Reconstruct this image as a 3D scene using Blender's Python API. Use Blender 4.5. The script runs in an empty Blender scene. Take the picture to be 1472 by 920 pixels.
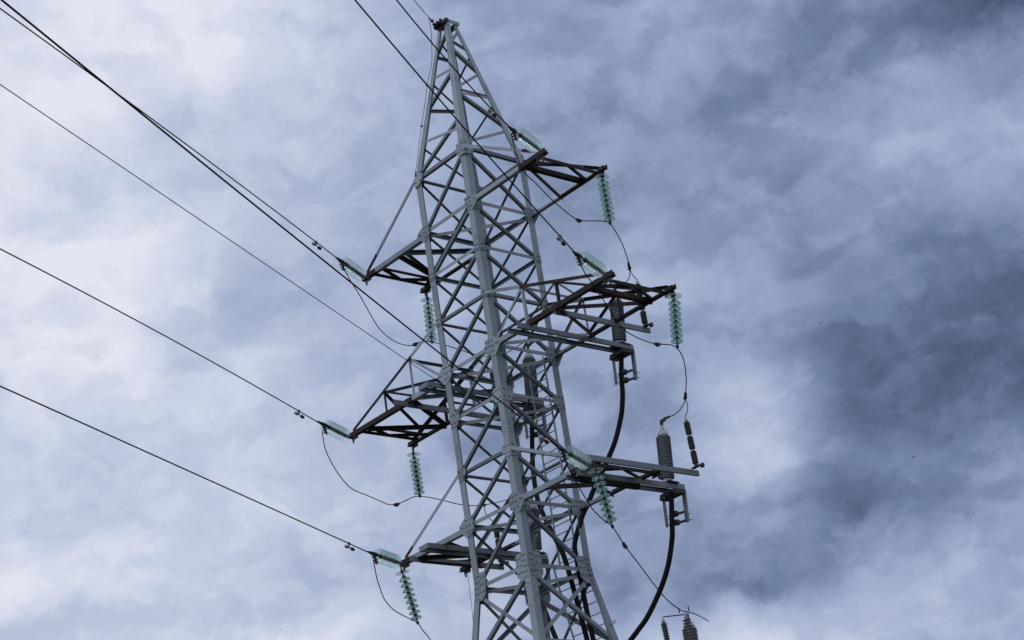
import bpy, bmesh, math, random
from mathutils import Vector, Matrix
random.seed(7)
C = bpy.context.scene.collection
scene = bpy.context.scene

# ------------------------------------------------------------------ camera
cam_d = bpy.data.cameras.new('camera'); cam = bpy.data.objects.new('camera', cam_d); C.objects.link(cam)
cam_d.lens = 70.924; cam_d.sensor_width = 36.0; cam_d.clip_start = 0.1; cam_d.clip_end = 5000
CR = [[0.632642, 0.387853, 0.670323], [0.760811, -0.149568, -0.631503], [-0.144671, 0.909505, -0.389706]]
cam.matrix_world = Matrix([CR[0]+[28.6674], CR[1]+[-26.4665], CR[2]+[1.6], [0,0,0,1]])
scene.camera = cam

# ------------------------------------------------------------------ exposure and renderer
scene.view_settings.view_transform = 'Standard'; scene.view_settings.look = 'None'
scene.view_settings.exposure = 0.0; scene.view_settings.gamma = 1.0
scene.render.engine = 'CYCLES'
scene.cycles.max_bounces = 24; scene.cycles.transmission_bounces = 24; scene.cycles.transparent_max_bounces = 64
scene.cycles.diffuse_bounces = 4; scene.cycles.glossy_bounces = 4
scene.cycles.use_denoising = True; scene.cycles.denoiser = 'OPENIMAGEDENOISE'

# ------------------------------------------------------------------ sun (overcast: broad and weak)
SUN_EL, SUN_AZ = math.radians(48), (0.30, -0.95)
sun_d = bpy.data.lights.new('sun', 'SUN'); sun_d.energy = 0.95; sun_d.angle = math.radians(30); sun_d.color = (0.93, 0.96, 1.0)
sun = bpy.data.objects.new('sun', sun_d); C.objects.link(sun)
_n = math.hypot(*SUN_AZ)
_dir = Vector((SUN_AZ[0]/_n*math.cos(SUN_EL), SUN_AZ[1]/_n*math.cos(SUN_EL), math.sin(SUN_EL)))
sun.rotation_euler = _dir.to_track_quat('Z', 'Y').to_euler(); sun.location = _dir*200

# ------------------------------------------------------------------ sky: storm clouds over a thin clear sky
world = bpy.data.worlds.new('World'); scene.world = world; world.use_nodes = True
NT = world.node_tree; NT.nodes.clear()
def nd(t, **kw):
    n = NT.nodes.new(t)
    for k, v in kw.items(): setattr(n, k, v)
    return n
def lk(a, b): NT.links.new(a, b)
def val(sock, v):
    if hasattr(v, 'is_linked') or hasattr(v, 'links'): lk(v, sock)
    else: sock.default_value = v
def mth(op, a, b=None, c=None, clamp=False):
    n = nd('ShaderNodeMath', operation=op); n.use_clamp = clamp
    val(n.inputs[0], a)
    if b is not None: val(n.inputs[1], b)
    if c is not None: val(n.inputs[2], c)
    return n.outputs[0]
def vdot(v, k):
    n = nd('ShaderNodeVectorMath', operation='DOT_PRODUCT'); lk(v, n.inputs[0]); n.inputs[1].default_value = k
    return n.outputs['Value']
def noise(vec, scale, detail, rough, dist=0.0, w=None):
    n = nd('ShaderNodeTexNoise'); n.inputs['Scale'].default_value = scale; n.inputs['Detail'].default_value = detail
    n.inputs['Roughness'].default_value = rough; n.inputs['Distortion'].default_value = dist
    lk(vec, n.inputs['Vector']); return n
def smooth(x, a, b, lo=0.0, hi=1.0):
    n = nd('ShaderNodeMapRange', interpolation_type='SMOOTHSTEP'); lk(x, n.inputs[0])
    for i, v in enumerate((a, b, lo, hi)): n.inputs[i+1].default_value = v
    return n.outputs[0]
# fixed compass frame of the cloud bank over the line: its heart, its run and its rise
BANK = [-0.6703, 0.6315, 0.3897]
RUN = [0.6857, 0.7279, -0.0]
RISE = [0.2837, -0.2672, 0.9209]
tc = nd('ShaderNodeTexCoord'); D = tc.outputs['Generated']
w1 = noise(D, 14.0, 5.0, 0.6); w2 = noise(D, 45.0, 4.0, 0.6)
def warp(nz, amp):
    s = nd('ShaderNodeVectorMath', operation='SUBTRACT'); lk(nz.outputs['Color'], s.inputs[0]); s.inputs[1].default_value = (.5, .5, .5)
    k = nd('ShaderNodeVectorMath', operation='SCALE'); lk(s.outputs[0], k.inputs[0]); k.inputs['Scale'].default_value = amp
    return k.outputs[0]
ad = nd('ShaderNodeVectorMath', operation='ADD'); lk(D, ad.inputs[0]); lk(warp(w1, .036), ad.inputs[1])
ad2 = nd('ShaderNodeVectorMath', operation='ADD'); lk(ad.outputs[0], ad2.inputs[0]); lk(warp(w2, .013), ad2.inputs[1])
DW = ad2.outputs[0]
ez = vdot(DW, BANK); ezs = mth('MAXIMUM', ez, 0.05)
gu = mth('MULTIPLY_ADD', mth('DIVIDE', vdot(DW, RUN), ezs), 1.7544, .5)     # along the bank
gv = mth('MULTIPLY_ADD', mth('DIVIDE', vdot(DW, RISE), ezs), -2.439, .5)    # top of the bank to its foot
CLOUDS = [
    [0.86,0.86,0.86,0.87,0.9,0.95,0.97,0.91,0.79,0.68,0.63,0.54,0.46,0.39,0.32,0.39,0.42,0.4,0.36,0.3,0.21,0.1,0.02,-0.02],
    [0.92,0.91,0.9,0.91,0.93,0.96,0.99,0.89,0.77,0.67,0.62,0.52,0.44,0.38,0.32,0.41,0.42,0.39,0.35,0.29,0.18,0.08,0.01,-0.03],
    [0.97,0.96,0.96,0.92,0.91,0.92,0.98,0.96,0.8,0.67,0.59,0.5,0.43,0.37,0.34,0.43,0.42,0.38,0.34,0.28,0.16,0.07,0.0,-0.03],
    [0.94,0.95,0.94,0.8,0.78,0.74,0.66,0.67,0.66,0.62,0.57,0.48,0.42,0.38,0.38,0.44,0.43,0.41,0.34,0.27,0.22,0.13,0.03,-0.03],
    [0.98,0.97,0.93,0.76,0.77,0.73,0.69,0.65,0.62,0.59,0.55,0.49,0.43,0.39,0.35,0.32,0.3,0.33,0.34,0.35,0.42,0.49,0.44,0.36],
    [1.04,1.03,1.02,1.02,0.98,0.89,0.75,0.65,0.62,0.59,0.56,0.5,0.4,0.32,0.31,0.28,0.27,0.33,0.37,0.41,0.45,0.51,0.51,0.5],
    [0.94,0.97,1.0,0.98,0.92,0.77,0.67,0.6,0.59,0.59,0.56,0.51,0.46,0.44,0.49,0.48,0.42,0.39,0.35,0.34,0.34,0.35,0.33,0.36],
    [0.82,0.82,0.87,0.89,0.86,0.79,0.77,0.67,0.59,0.58,0.53,0.49,0.48,0.5,0.57,0.54,0.46,0.33,0.23,0.21,0.19,0.18,0.17,0.19],
    [0.82,0.82,0.8,0.8,0.79,0.76,0.76,0.73,0.65,0.58,0.51,0.45,0.42,0.42,0.46,0.48,0.48,0.33,0.16,0.18,0.16,0.15,0.14,0.13],
    [0.84,0.82,0.78,0.78,0.77,0.76,0.75,0.75,0.67,0.56,0.45,0.39,0.35,0.36,0.41,0.52,0.74,0.45,0.15,0.15,0.14,0.15,0.15,0.15],
    [0.94,0.97,0.98,0.93,0.87,0.81,0.75,0.66,0.61,0.56,0.52,0.46,0.39,0.37,0.44,0.58,0.83,0.45,0.2,0.17,0.15,0.2,0.2,0.19],
    [0.75,0.76,0.78,0.8,0.82,0.8,0.73,0.63,0.59,0.57,0.54,0.49,0.39,0.35,0.36,0.39,0.4,0.24,0.16,0.18,0.26,0.34,0.32,0.3],
    [0.75,0.74,0.73,0.73,0.75,0.79,0.86,0.87,0.74,0.65,0.6,0.52,0.4,0.36,0.33,0.28,0.24,0.31,0.47,0.52,0.51,0.48,0.47,0.46],
    [0.75,0.73,0.73,0.74,0.76,0.79,0.88,0.85,0.72,0.65,0.62,0.52,0.45,0.51,0.69,0.78,0.71,0.58,0.6,0.61,0.6,0.55,0.54,0.53],
    [0.75,0.73,0.73,0.74,0.76,0.8,0.89,0.82,0.71,0.64,0.61,0.49,0.46,0.54,0.73,0.79,0.73,0.63,0.57,0.53,0.58,0.62,0.62,0.62]
]
def ramp(row):
    n = nd('ShaderNodeValToRGB'); r = n.color_ramp; r.interpolation = 'B_SPLINE'
    while len(r.elements) > 1: r.elements.remove(r.elements[-1])
    m = len(row)
    for i, b in enumerate(row):
        e = r.elements[0] if i == 0 else r.elements.new(i/(m-1))
        e.position = i/(m-1); e.color = (b, b, b, 1)
    lk(gu, n.inputs[0]); return n.outputs[0]
acc = ramp(CLOUDS[0]); NR = len(CLOUDS)
for j in range(1, NR):
    mx = nd('ShaderNodeMix', data_type='FLOAT')
    lk(smooth(gv, (j-1)/(NR-1), j/(NR-1)), mx.inputs[0]); lk(acc, mx.inputs[2]); lk(ramp(CLOUDS[j]), mx.inputs[3])
    acc = mx.outputs[0]
# fine billows at three sizes
f1 = noise(DW, 20.0, 6.0, 0.58, .4); f2 = noise(D, 60.0, 6.0, 0.6, .3)
det = mth('MULTIPLY_ADD', mth('SUBTRACT', f1.outputs[0], .5), .22, mth('MULTIPLY', mth('SUBTRACT', f2.outputs[0], .5), .16))
st = nd('ShaderNodeVectorMath', operation='MULTIPLY'); lk(DW, st.inputs[0]); st.inputs[1].default_value = (1, 1, 1.9)   # layered: flatter than tall
p1 = noise(st.outputs[0], 9.0, 8.0, .50, .35); p2 = noise(st.outputs[0], 26.0, 8.0, .52, .3)
puff = mth('MULTIPLY_ADD', smooth(p1.outputs[0], .40, .60), .085, mth('MULTIPLY', smooth(p2.outputs[0], .40, .60), .10))
b_bank = mth('ADD', acc, mth('ADD', det, mth('SUBTRACT', puff, .095)))
# the rest of the sky: the same kind of cloud, brighter towards the hidden sun
f3 = noise(D, 3.0, 7.0, 0.6, .5)
b_rest = mth('MULTIPLY_ADD', mth('SUBTRACT', f3.outputs[0], .5), 1.6, .80)
mx = nd('ShaderNodeMix', data_type='FLOAT'); lk(smooth(vdot(D, BANK), .84, .94), mx.inputs[0]); lk(b_rest, mx.inputs[2]); lk(b_bank, mx.inputs[3])
cr = nd('ShaderNodeValToRGB'); lk(mx.outputs[0], cr.inputs[0])
def lin(c): return tuple(((v/255)/12.92 if v/255 <= .04045 else (((v/255)+.055)/1.055)**2.4) for v in c) + (1,)
STOPS = [(0, (72, 87, 115)), (.12, (93, 109, 139)), (.25, (115, 131, 162)), (.5, (160, 174, 205)), (.75, (195, 205, 227)), (1, (231, 233, 246))]
while len(cr.color_ramp.elements) < len(STOPS): cr.color_ramp.elements.new(.5)
for e, (p, c) in zip(cr.color_ramp.elements, STOPS): e.position = p
for e, (p, c) in zip(cr.color_ramp.elements, STOPS): e.color = lin(c)
bg = nd('ShaderNodeBackground'); lk(cr.outputs[0], bg.inputs[0])
glow = smooth(vdot(D, tuple(_dir)), -.1, 1.0, 0.85, 1.6)
gl = nd('ShaderNodeMix', data_type='FLOAT'); lk(smooth(vdot(D, BANK), .80, .95), gl.inputs[0]); lk(glow, gl.inputs[2]); gl.inputs[3].default_value = 1.0
lk(gl.outputs[0], bg.inputs[1])
sk = nd('ShaderNodeTexSky', sky_type='NISHITA'); sk.sun_disc = False; sk.sun_elevation = SUN_EL
sk.sun_rotation = math.atan2(SUN_AZ[0], SUN_AZ[1])
bg2 = nd('ShaderNodeBackground'); lk(sk.outputs[0], bg2.inputs[0]); bg2.inputs[1].default_value = .05
ms = nd('ShaderNodeMixShader'); ms.inputs[0].default_value = .04; lk(bg.outputs[0], ms.inputs[1]); lk(bg2.outputs[0], ms.inputs[2])
wo = nd('ShaderNodeOutputWorld'); lk(ms.outputs[0], wo.inputs[0])
world.cycles.sampling_method = 'MANUAL'; world.cycles.sample_map_resolution = 1024

# ------------------------------------------------------------------ materials
def lin3(r, g, b): return lin((r, g, b))[:3]
def material(name, base, rough=.5, metal=0.0, var=.12, scale=6.0, streak=None, dirt=None, bump=0.0, spec=.5, each=0.0):
    m = bpy.data.materials.new(name); m.use_nodes = True; t = m.node_tree; p = t.nodes['Principled BSDF']
    tcn = t.nodes.new('ShaderNodeTexCoord'); mp = t.nodes.new('ShaderNodeMapping'); t.links.new(tcn.outputs['Object'], mp.inputs[0])
    if streak: mp.inputs['Scale'].default_value = streak
    n = t.nodes.new('ShaderNodeTexNoise'); n.inputs['Scale'].default_value = scale; n.inputs['Detail'].default_value = 3; n.inputs['Roughness'].default_value = .5
    t.links.new(mp.outputs[0], n.inputs['Vector'])
    r = t.nodes.new('ShaderNodeValToRGB'); t.links.new(n.outputs[0], r.inputs[0])
    lo = [max(0, c*(1-var)) for c in base]; hi = [c*(1+var) for c in base]
    r.color_ramp.elements[0].position = .32; r.color_ramp.elements[0].color = (*lo, 1)
    r.color_ramp.elements[1].position = .70; r.color_ramp.elements[1].color = (*hi, 1)
    out = r.outputs[0]
    if dirt:
        n2 = t.nodes.new('ShaderNodeTexNoise'); n2.inputs['Scale'].default_value = dirt[1]; n2.inputs['Detail'].default_value = 5; t.links.new(tcn.outputs['Object'], n2.inputs['Vector'])
        r2 = t.nodes.new('ShaderNodeValToRGB'); t.links.new(n2.outputs[0], r2.inputs[0]); r2.color_ramp.elements[0].position = dirt[2]; r2.color_ramp.elements[1].position = dirt[2]+.12
        mx = t.nodes.new('ShaderNodeMix'); mx.data_type = 'RGBA'; t.links.new(r2.outputs[0], mx.inputs[0]); t.links.new(out, mx.inputs[6]); mx.inputs[7].default_value = (*dirt[0], 1); out = mx.outputs[2]
    oi = t.nodes.new('ShaderNodeObjectInfo'); vr = t.nodes.new('ShaderNodeMapRange'); t.links.new(oi.outputs['Random'], vr.inputs[0]); vr.inputs[3].default_value = 1-each; vr.inputs[4].default_value = 1+each
    hv = t.nodes.new('ShaderNodeHueSaturation'); t.links.new(vr.outputs[0], hv.inputs['Value']); t.links.new(out, hv.inputs['Color']); out = hv.outputs[0]
    t.links.new(out, p.inputs['Base Color'])
    rr = t.nodes.new('ShaderNodeMapRange'); t.links.new(n.outputs[0], rr.inputs[0]); rr.inputs[3].default_value = max(.05, rough-.12); rr.inputs[4].default_value = min(1, rough+.12)
    t.links.new(rr.outputs[0], p.inputs['Roughness']); p.inputs['Metallic'].default_value = metal
    p.inputs['Specular IOR Level'].default_value = spec
    if bump:
        b = t.nodes.new('ShaderNodeBump'); b.inputs['Strength'].default_value = bump; b.inputs['Distance'].default_value = .004; t.links.new(n.outputs[0], b.inputs['Height']); t.links.new(b.outputs[0], p.inputs['Normal'])
    return m
ZINC   = material('galvanized steel', (.168, .195, .222), .55, .15, .12, 3.0, (1, 1, .3), ((.105, .113, .125), 1.3, .60), each=.16)
DARK_ZINC   = material('dark galvanized steel', (.088, .103, .122), .6, .1, .10, 3.0, (1, 1, .4), ((.066, .068, .075), 1.3, .58), each=.22)  # darker grey version of the zinc, for diagonals and some struts and lacing
CHAN   = material('galvanized channel steel', (.124, .143, .164), .55, .15, .08, 3.0, (1, .3, 1), ((.11, .117, .13), 1.1, .58), each=.10)
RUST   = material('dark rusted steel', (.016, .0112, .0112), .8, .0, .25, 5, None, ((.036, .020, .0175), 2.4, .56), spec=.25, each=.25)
IRON   = material('dark forged fittings', (.022, .022, .026), .65, .2, .2, 12)
BOLT   = material('bolt steel', (.07, .075, .085), .6, .3, .15, 20)
WIRE   = material('oxidised aluminium wire', (.010, .010, .013), .75, 0, .15, 20, spec=.15)
RUBBER = material('black cable sheath', (.0045, .0045, .0055), .7, 0, .15, 6, spec=.12)
SILI   = material('grey silicone rubber', (.066, .072, .084), .6, 0, .08, 8)
SILID  = material('dark silicone rubber', (.018, .017, .019), .6, 0, .12, 10)
CERAM  = material('pale grey resin', (.30, .30, .32), .5, 0, .08, 10)
ALU    = material('cast aluminium', (.25, .26, .275), .5, .3, .10, 14)
GROUND = material('meadow ground', (.06, .07, .036), .95, 0, .35, .35, None, ((.09, .08, .055), .06, .55))
BIRDM  = material('dark plumage', (.03, .03, .034), .8, 0, .2, 10)
def glass_mat(name, tint, body, fac, gloss):
    m = bpy.data.materials.new(name); m.use_nodes = True; t = m.node_tree; t.nodes.clear()
    tr = t.nodes.new('ShaderNodeBsdfTransparent'); tr.inputs[0].default_value = (*tint, 1)
    df = t.nodes.new('ShaderNodeBsdfTranslucent'); df.inputs[0].default_value = (*body, 1)
    gl = t.nodes.new('ShaderNodeBsdfGlossy'); gl.inputs[0].default_value = (.9, .95, .93, 1); gl.inputs[1].default_value = .06
    n = t.nodes.new('ShaderNodeTexNoise'); n.inputs['Scale'].default_value = 25; tcn = t.nodes.new('ShaderNodeTexCoord'); t.links.new(tcn.outputs['Object'], n.inputs['Vector'])
    fm = t.nodes.new('ShaderNodeMath'); fm.operation = 'MULTIPLY_ADD'; t.links.new(n.outputs[0], fm.inputs[0]); fm.inputs[1].default_value = .05; fm.inputs[2].default_value = fac-.025
    lw = t.nodes.new('ShaderNodeLayerWeight'); lw.inputs[0].default_value = .35
    m1 = t.nodes.new('ShaderNodeMixShader'); t.links.new(fm.outputs[0], m1.inputs[0]); t.links.new(tr.outputs[0], m1.inputs[1]); t.links.new(df.outputs[0], m1.inputs[2])
    fr = t.nodes.new('ShaderNodeMath'); fr.operation = 'MULTIPLY'; t.links.new(lw.outputs['Fresnel'], fr.inputs[0]); fr.inputs[1].default_value = gloss
    m2 = t.nodes.new('ShaderNodeMixShader'); t.links.new(fr.outputs[0], m2.inputs[0]); t.links.new(m1.outputs[0], m2.inputs[1]); t.links.new(gl.outputs[0], m2.inputs[2])
    o = t.nodes.new('ShaderNodeOutputMaterial'); t.links.new(m2.outputs[0], o.inputs[0])
    return m
GLASS  = glass_mat('green toughened glass', (.885, .95, .93), (.24, .42, .375), .15, .6)
PALE   = glass_mat('pale toughened glass', (.962, .986, .982), (.50, .60, .585), .10, .22)
CLEAR  = glass_mat('clear toughened glass', (.92, .96, .96), (.40, .48, .48), .10, .5)

# ------------------------------------------------------------------ mesh building
V3 = Vector
class MB:
    def __init__(s): s.v = []; s.f = []; s.m = []; s.sm = []
    def add(s, vs, fs, mi=0, smooth=False):
        o = len(s.v); s.v += [tuple(p) for p in vs]
        for q in fs: s.f.append([i+o for i in q]); s.m.append(mi); s.sm.append(smooth)
    def prism(s, prof, p0, p1, u, w, mi=0):
        p0, p1 = V3(p0), V3(p1); n = len(prof)
        vs = [p0+u*a+w*b for a, b in prof]+[p1+u*a+w*b for a, b in prof]
        s.add(vs, [[i, (i+1) % n, n+(i+1) % n, n+i] for i in range(n)]+[list(range(n))[::-1], list(range(n, 2*n))], mi)
    def box(s, c, ax, ay, az, mi=0):
        c = V3(c); ax, ay, az = V3(ax), V3(ay), V3(az)
        vs = [c+ax*i+ay*j+az*k for i in (-1, 1) for j in (-1, 1) for k in (-1, 1)]
        s.add(vs, [[0, 1, 3, 2], [4, 6, 7, 5], [0, 4, 5, 1], [2, 3, 7, 6], [0, 2, 6, 4], [1, 5, 7, 3]], mi)
    def bx(s, c, x, y, z, mi=0): s.box(c, (x/2, 0, 0), (0, y/2, 0), (0, 0, z/2), mi)
    def beam(s, p0, p1, w, h, up=(0, 0, 1), mi=0):
        p0, p1 = V3(p0), V3(p1); d = (p1-p0).normalized(); u = d.cross(V3(up)).normalized(); v = u.cross(d)
        s.prism([(-w/2, -h/2), (w/2, -h/2), (w/2, h/2), (-w/2, h/2)], p0, p1, u, v, mi)
    def angle(s, p0, p1, n, corner, w=.08, th=.008, off=0.0, w2=None, mi=0, centre=True):
        """L section from p0 to p1; n = outward normal of the flat flange; corner = side ('up'/'down' vector) its other flange stands on"""
        p0, p1 = V3(p0), V3(p1); d = (p1-p0).normalized(); n = V3(n); n = (n-d*n.dot(d)).normalized()
        e = n.cross(d).normalized()
        if e.dot(V3(corner)) > 0: e = -e          # e runs from the corner across the flat flange
        w2 = w2 or w; c0 = -w/2 if centre else 0
        sh = -n*off
        s.prism([(c0, 0), (c0+w, 0), (c0+w, th), (c0+th, th), (c0+th, w2), (c0, w2)], p0+sh, p1+sh, e, -n, mi)
    def channel(s, p0, p1, back, h=.14, w=.058, th=.008, mi=0):
        p0, p1 = V3(p0), V3(p1); d = (p1-p0).normalized(); b = V3(back); b = (b-d*b.dot(d)).normalized(); u = d.cross(b).normalized()
        s.prism([(-h/2, 0), (h/2, 0), (h/2, w), (h/2-th, w), (h/2-th, th), (-h/2+th, th), (-h/2+th, w), (-h/2, w)], p0, p1, u, -b, mi)
    def tube(s, pts, r, seg=8, mi=0, caps=True):
        pts = [V3(p) for p in pts]; n = len(pts); rs = r if isinstance(r, (list, tuple)) else [r]*n
        up = V3((.3, .2, 1)); vs = []
        for i, p in enumerate(pts):
            d = (pts[min(i+1, n-1)]-pts[max(i-1, 0)]).normalized()
            u = d.cross(up)
            if u.length < 1e-3: u = d.cross(V3((1, 0, 0)))
            u.normalize(); w = u.cross(d); up = w
            vs += [p+(u*math.cos(2*math.pi*k/seg)+w*math.sin(2*math.pi*k/seg))*rs[i] for k in range(seg)]
        fs = [[i*seg+k, i*seg+(k+1) % seg, (i+1)*seg+(k+1) % seg, (i+1)*seg+k] for i in range(n-1) for k in range(seg)]
        s.add(vs, fs, mi, True)
        if caps: s.add(vs[:seg], [list(range(seg))[::-1]], mi); s.add(vs[-seg:], [list(range(seg))], mi)
    def lathe(s, prof, o=(0, 0, 0), axis=(0, 0, 1), seg=20, mi=0, closed=False):
        o = V3(o); a = V3(axis).normalized(); u = a.cross(V3((0, 1, 0)) if abs(a.y) < .9 else V3((1, 0, 0))).normalized(); w = a.cross(u)
        n = len(prof); vs = [o+a*z+(u*math.cos(2*math.pi*k/seg)+w*math.sin(2*math.pi*k/seg))*r for r, z in prof for k in range(seg)]
        m = n if closed else n-1
        fs = [[i*seg+k, i*seg+(k+1) % seg, ((i+1) % n)*seg+(k+1) % seg, ((i+1) % n)*seg+k] for i in range(m) for k in range(seg)]
        s.add(vs, fs, mi, True)
        if not closed: s.add(vs[:seg], [list(range(seg))[::-1]], mi); s.add(vs[-seg:], [list(range(seg))], mi)
    def bolt(s, c, n, r=.016, h=.014, mi=0):
        s.lathe([(r, 0), (r, h), (r*.5, h), (r*.5, h*2.0)], c, n, 6, mi)
    def build(s, name, mats, parent=None, loc=None):
        me = bpy.data.meshes.new(name); me.from_pydata(s.v, [], s.f)
        for m in (mats if isinstance(mats, (list, tuple)) else [mats]): me.materials.append(m)
        me.polygons.foreach_set('material_index', s.m); me.polygons.foreach_set('use_smooth', s.sm)
        bm = bmesh.new(); bm.from_mesh(me); bmesh.ops.remove_doubles(bm, verts=bm.verts, dist=1e-6)
        bmesh.ops.recalc_face_normals(bm, faces=bm.faces); bm.to_mesh(me); bm.free()
        ob = bpy.data.objects.new(name, me); C.objects.link(ob)
        if parent: ob.parent = parent
        if loc: ob.location = loc
        return ob
def empty(name, loc=(0, 0, 0), parent=None):
    o = bpy.data.objects.new(name, None); o.empty_display_size = .2; C.objects.link(o); o.location = loc
    if parent: o.parent = parent
    return o
def tag(o, label=None, cat=None, group=None, kind=None):
    if label: o['label'] = label
    if cat: o['category'] = cat
    if group: o['group'] = group
    if kind: o['kind'] = kind
    return o
def spline(pts, k=6):
    P = [V3(p) for p in pts]; P = [P[0]*2-P[1]]+P+[P[-1]*2-P[-2]]; out = []
    for i in range(1, len(P)-2):
        a, b, c, d = P[i-1:i+3]
        for j in range(k):
            t = j/k
            out.append(.5*((2*b)+(c-a)*t+(2*a-5*b+4*c-d)*t*t+(3*b-a-3*c+d)*t**3))
    return out+[P[-2]]

# ------------------------------------------------------------------ ground
g = MB(); g.add([(-3000, -3000, 0), (3000, -3000, 0), (3000, 3000, 0), (-3000, 3000, 0)], [[0, 1, 2, 3]])
tag(g.build('ground', GROUND), kind='structure')

# ------------------------------------------------------------------ the lattice tower (axis at the origin, arms along +x and -x, line along y)
Q = math.sqrt(.5)
ZT, ZA, ZG = 25.36, 21.74, 12.49
LV = {'A': 21.74, 'B': 20.43, 'M': 19.38, 'K': 18.31, 'C': 17.14, 'D': 16.09, 'E': 14.91, 'F': 13.80, 'G': 12.49}
def half(z):
    if z > ZA: return (1.202+(.208-1.202)*(z-ZA)/(25.39-ZA))*Q
    if z > ZG: return (1.182+(1.202-1.182)*(z-ZG)/(ZA-ZG))*Q
    return (1.182+.20*(ZG-z))*Q
SG = {'N': (1, -1), 'L': (-1, -1), 'R': (1, 1), 'F': (-1, 1)}
def node(k, z): a = half(z); return V3((SG[k][0]*a, SG[k][1]*a, z))
FACES = [('N', 'L', (0, -1, 0)), ('N', 'R', (1, 0, 0)), ('L', 'F', (-1, 0, 0)), ('R', 'F', (0, 1, 0))]
tower = tag(empty('lattice_tower'), 'tall grey lattice steel pylon with three dark arms on each side', 'pylon')
def trim(p, q, a): d = (q-p).normalized(); return p+d*a, q-d*a
for k in 'NLRF':
    sx, sy = SG[k]; b = MB(); lw, th = .165, .014
    P = [node(k, 0), node(k, ZG), node(k, ZA), node(k, 25.39)]
    wid = [.2, .165, .165, .095]
    vs = []
    for p, w in zip(P, wid):
        for (i, j) in ((0, 0), (w, 0), (w, th), (th, th), (th, w), (0, w)): vs.append(p+V3((-sx*i, -sy*j, 0)))
    fs = [[r*6+i, r*6+(i+1) % 6, r*6+6+(i+1) % 6, r*6+6+i] for r in range(3) for i in range(6)]+[[5, 4, 3, 2, 1, 0], [18, 19, 20, 21, 22, 23]]
    b.add(vs, fs)
    for zz in (19.0, 15.4, 23.6):                     # bolted splices
        p = node(k, zz)
        for dx, dy, n in ((.08, 0, (0, sy, 0)), (0, .08, (sx, 0, 0))):
            for q in (-.12, -.05, .05, .12): b.bolt(p+V3((-sx*dx, -sy*dy, q)), n, .014, .012)
    b.build('leg', ZINC, tower)
def brace(name, a, za, b_, zb, w, mat, corner, off, cut=.09, n=None, bolts=True):
    p, q = trim(node(a, za), node(b_, zb), cut); nn = n
    if nn is None:
        for x, y, f in FACES:
            if {a, b_} == {x, y}: nn = f
    m = MB(); m.angle(p, q, nn, corner, w, .008, off)
    d = (q-p).normalized()
    if bolts:
        for t in (p+d*.03, p+d*.10, q-d*.03, q-d*.10): m.bolt(t-V3(nn)*off, nn, .011, .010)
    m.build(name, mat, tower)
DN, UP = (0, 0, -1), (0, 0, 1)
names = list(LV)
for i, lv in enumerate(names):                         # rings of horizontal struts, one diagonal to each panel face
    for a, b_, n in FACES:
        dark_ring = lv in 'AKE'
        brace('horizontal_strut', a, LV[lv], b_, LV[lv], .082 if lv in 'ABCFG' else .068, DARK_ZINC if dark_ring else ZINC, UP if not dark_ring else DN, .017)
        if i < len(names)-1: brace('diagonal_brace', a, LV[lv], b_, LV[names[i+1]], .068, DARK_ZINC, DN, .030)
for lv in 'BCDFG':                                     # flat cross braces inside the square
    z = LV[lv]-.06
    for a, b_, dz in (('L', 'R', 0), ('N', 'F', -.085)):
        m = MB(); p, q = trim(node(a, z+dz), node(b_, z+dz), .16); m.angle(p, q, UP, (.5, -.5, 0), .075, .007, 0); m.build('plan_brace', ZINC, tower)
# the tapering peak
for a, za, b_, zb, w, mt in [('N', 25.25, 'L', 24.69, .07, DARK_ZINC), ('N', 24.01, 'L', 24.13, .06, ZINC), ('N', 24.01, 'L', 23.40, .07, DARK_ZINC), ('N', 22.27, 'L', 22.61, .06, ZINC), ('N', 22.63, 'L', 21.78, .07, DARK_ZINC),
        ('L', 24.66, 'F', 24.68, .06, ZINC), ('L', 25.12, 'F', 24.72, .05, DARK_ZINC), ('L', 24.05, 'F', 23.56, .055, DARK_ZINC), ('L', 23.35, 'F', 23.57, .065, ZINC), ('L', 22.51, 'F', 21.95, .055, DARK_ZINC),
        ('R', 25.25, 'N', 24.70, .06, ZINC), ('N', 24.70, 'R', 24.12, .075, DARK_ZINC), ('R', 24.08, 'N', 23.40, .065, ZINC), ('N', 23.35, 'R', 22.66, .075, DARK_ZINC), ('N', 23.30, 'R', 23.40, .055, ZINC), ('R', 22.55, 'N', 21.82, .065, ZINC),
        ('F', 25.22, 'R', 24.66, .055, DARK_ZINC), ('R', 24.56, 'F', 24.20, .05, DARK_ZINC), ('R', 23.26, 'F', 22.81, .05, DARK_ZINC), ('F', 24.10, 'R', 23.42, .055, ZINC)]:
    brace('peak_brace', a, za, b_, zb, w, mt, DN if mt is DARK_ZINC else UP, .017, .04, bolts=False)
# below the knee the legs spread
LOW = [12.49, 10.92, 8.9, 6.3, 3.2, .25]
for i in range(5):
    for a, b_, n in FACES:
        brace('spread_brace', a, LOW[i]-.08, b_, LOW[i+1], .08, ZINC if n in ((1, 0, 0), (0, -1, 0)) and i == 0 and b_ == 'R' else DARK_ZINC if b_ == 'L' else ZINC, DN, .017, .12)
        brace('spread_brace', b_, LOW[i]-.08, a, LOW[i+1], .08, ZINC if b_ in 'LR' and a == 'N' else DARK_ZINC, DN, .033, .12)
        if i: brace('horizontal_strut', a, LOW[i], b_, LOW[i], .08, ZINC, UP, .05)
for k in 'NLRF':
    m = MB(); p = node(k, 0); m.bx(p+V3((0, 0, .15)), .7, .7, .5); m.build('footing', CERAM, tower)

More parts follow.
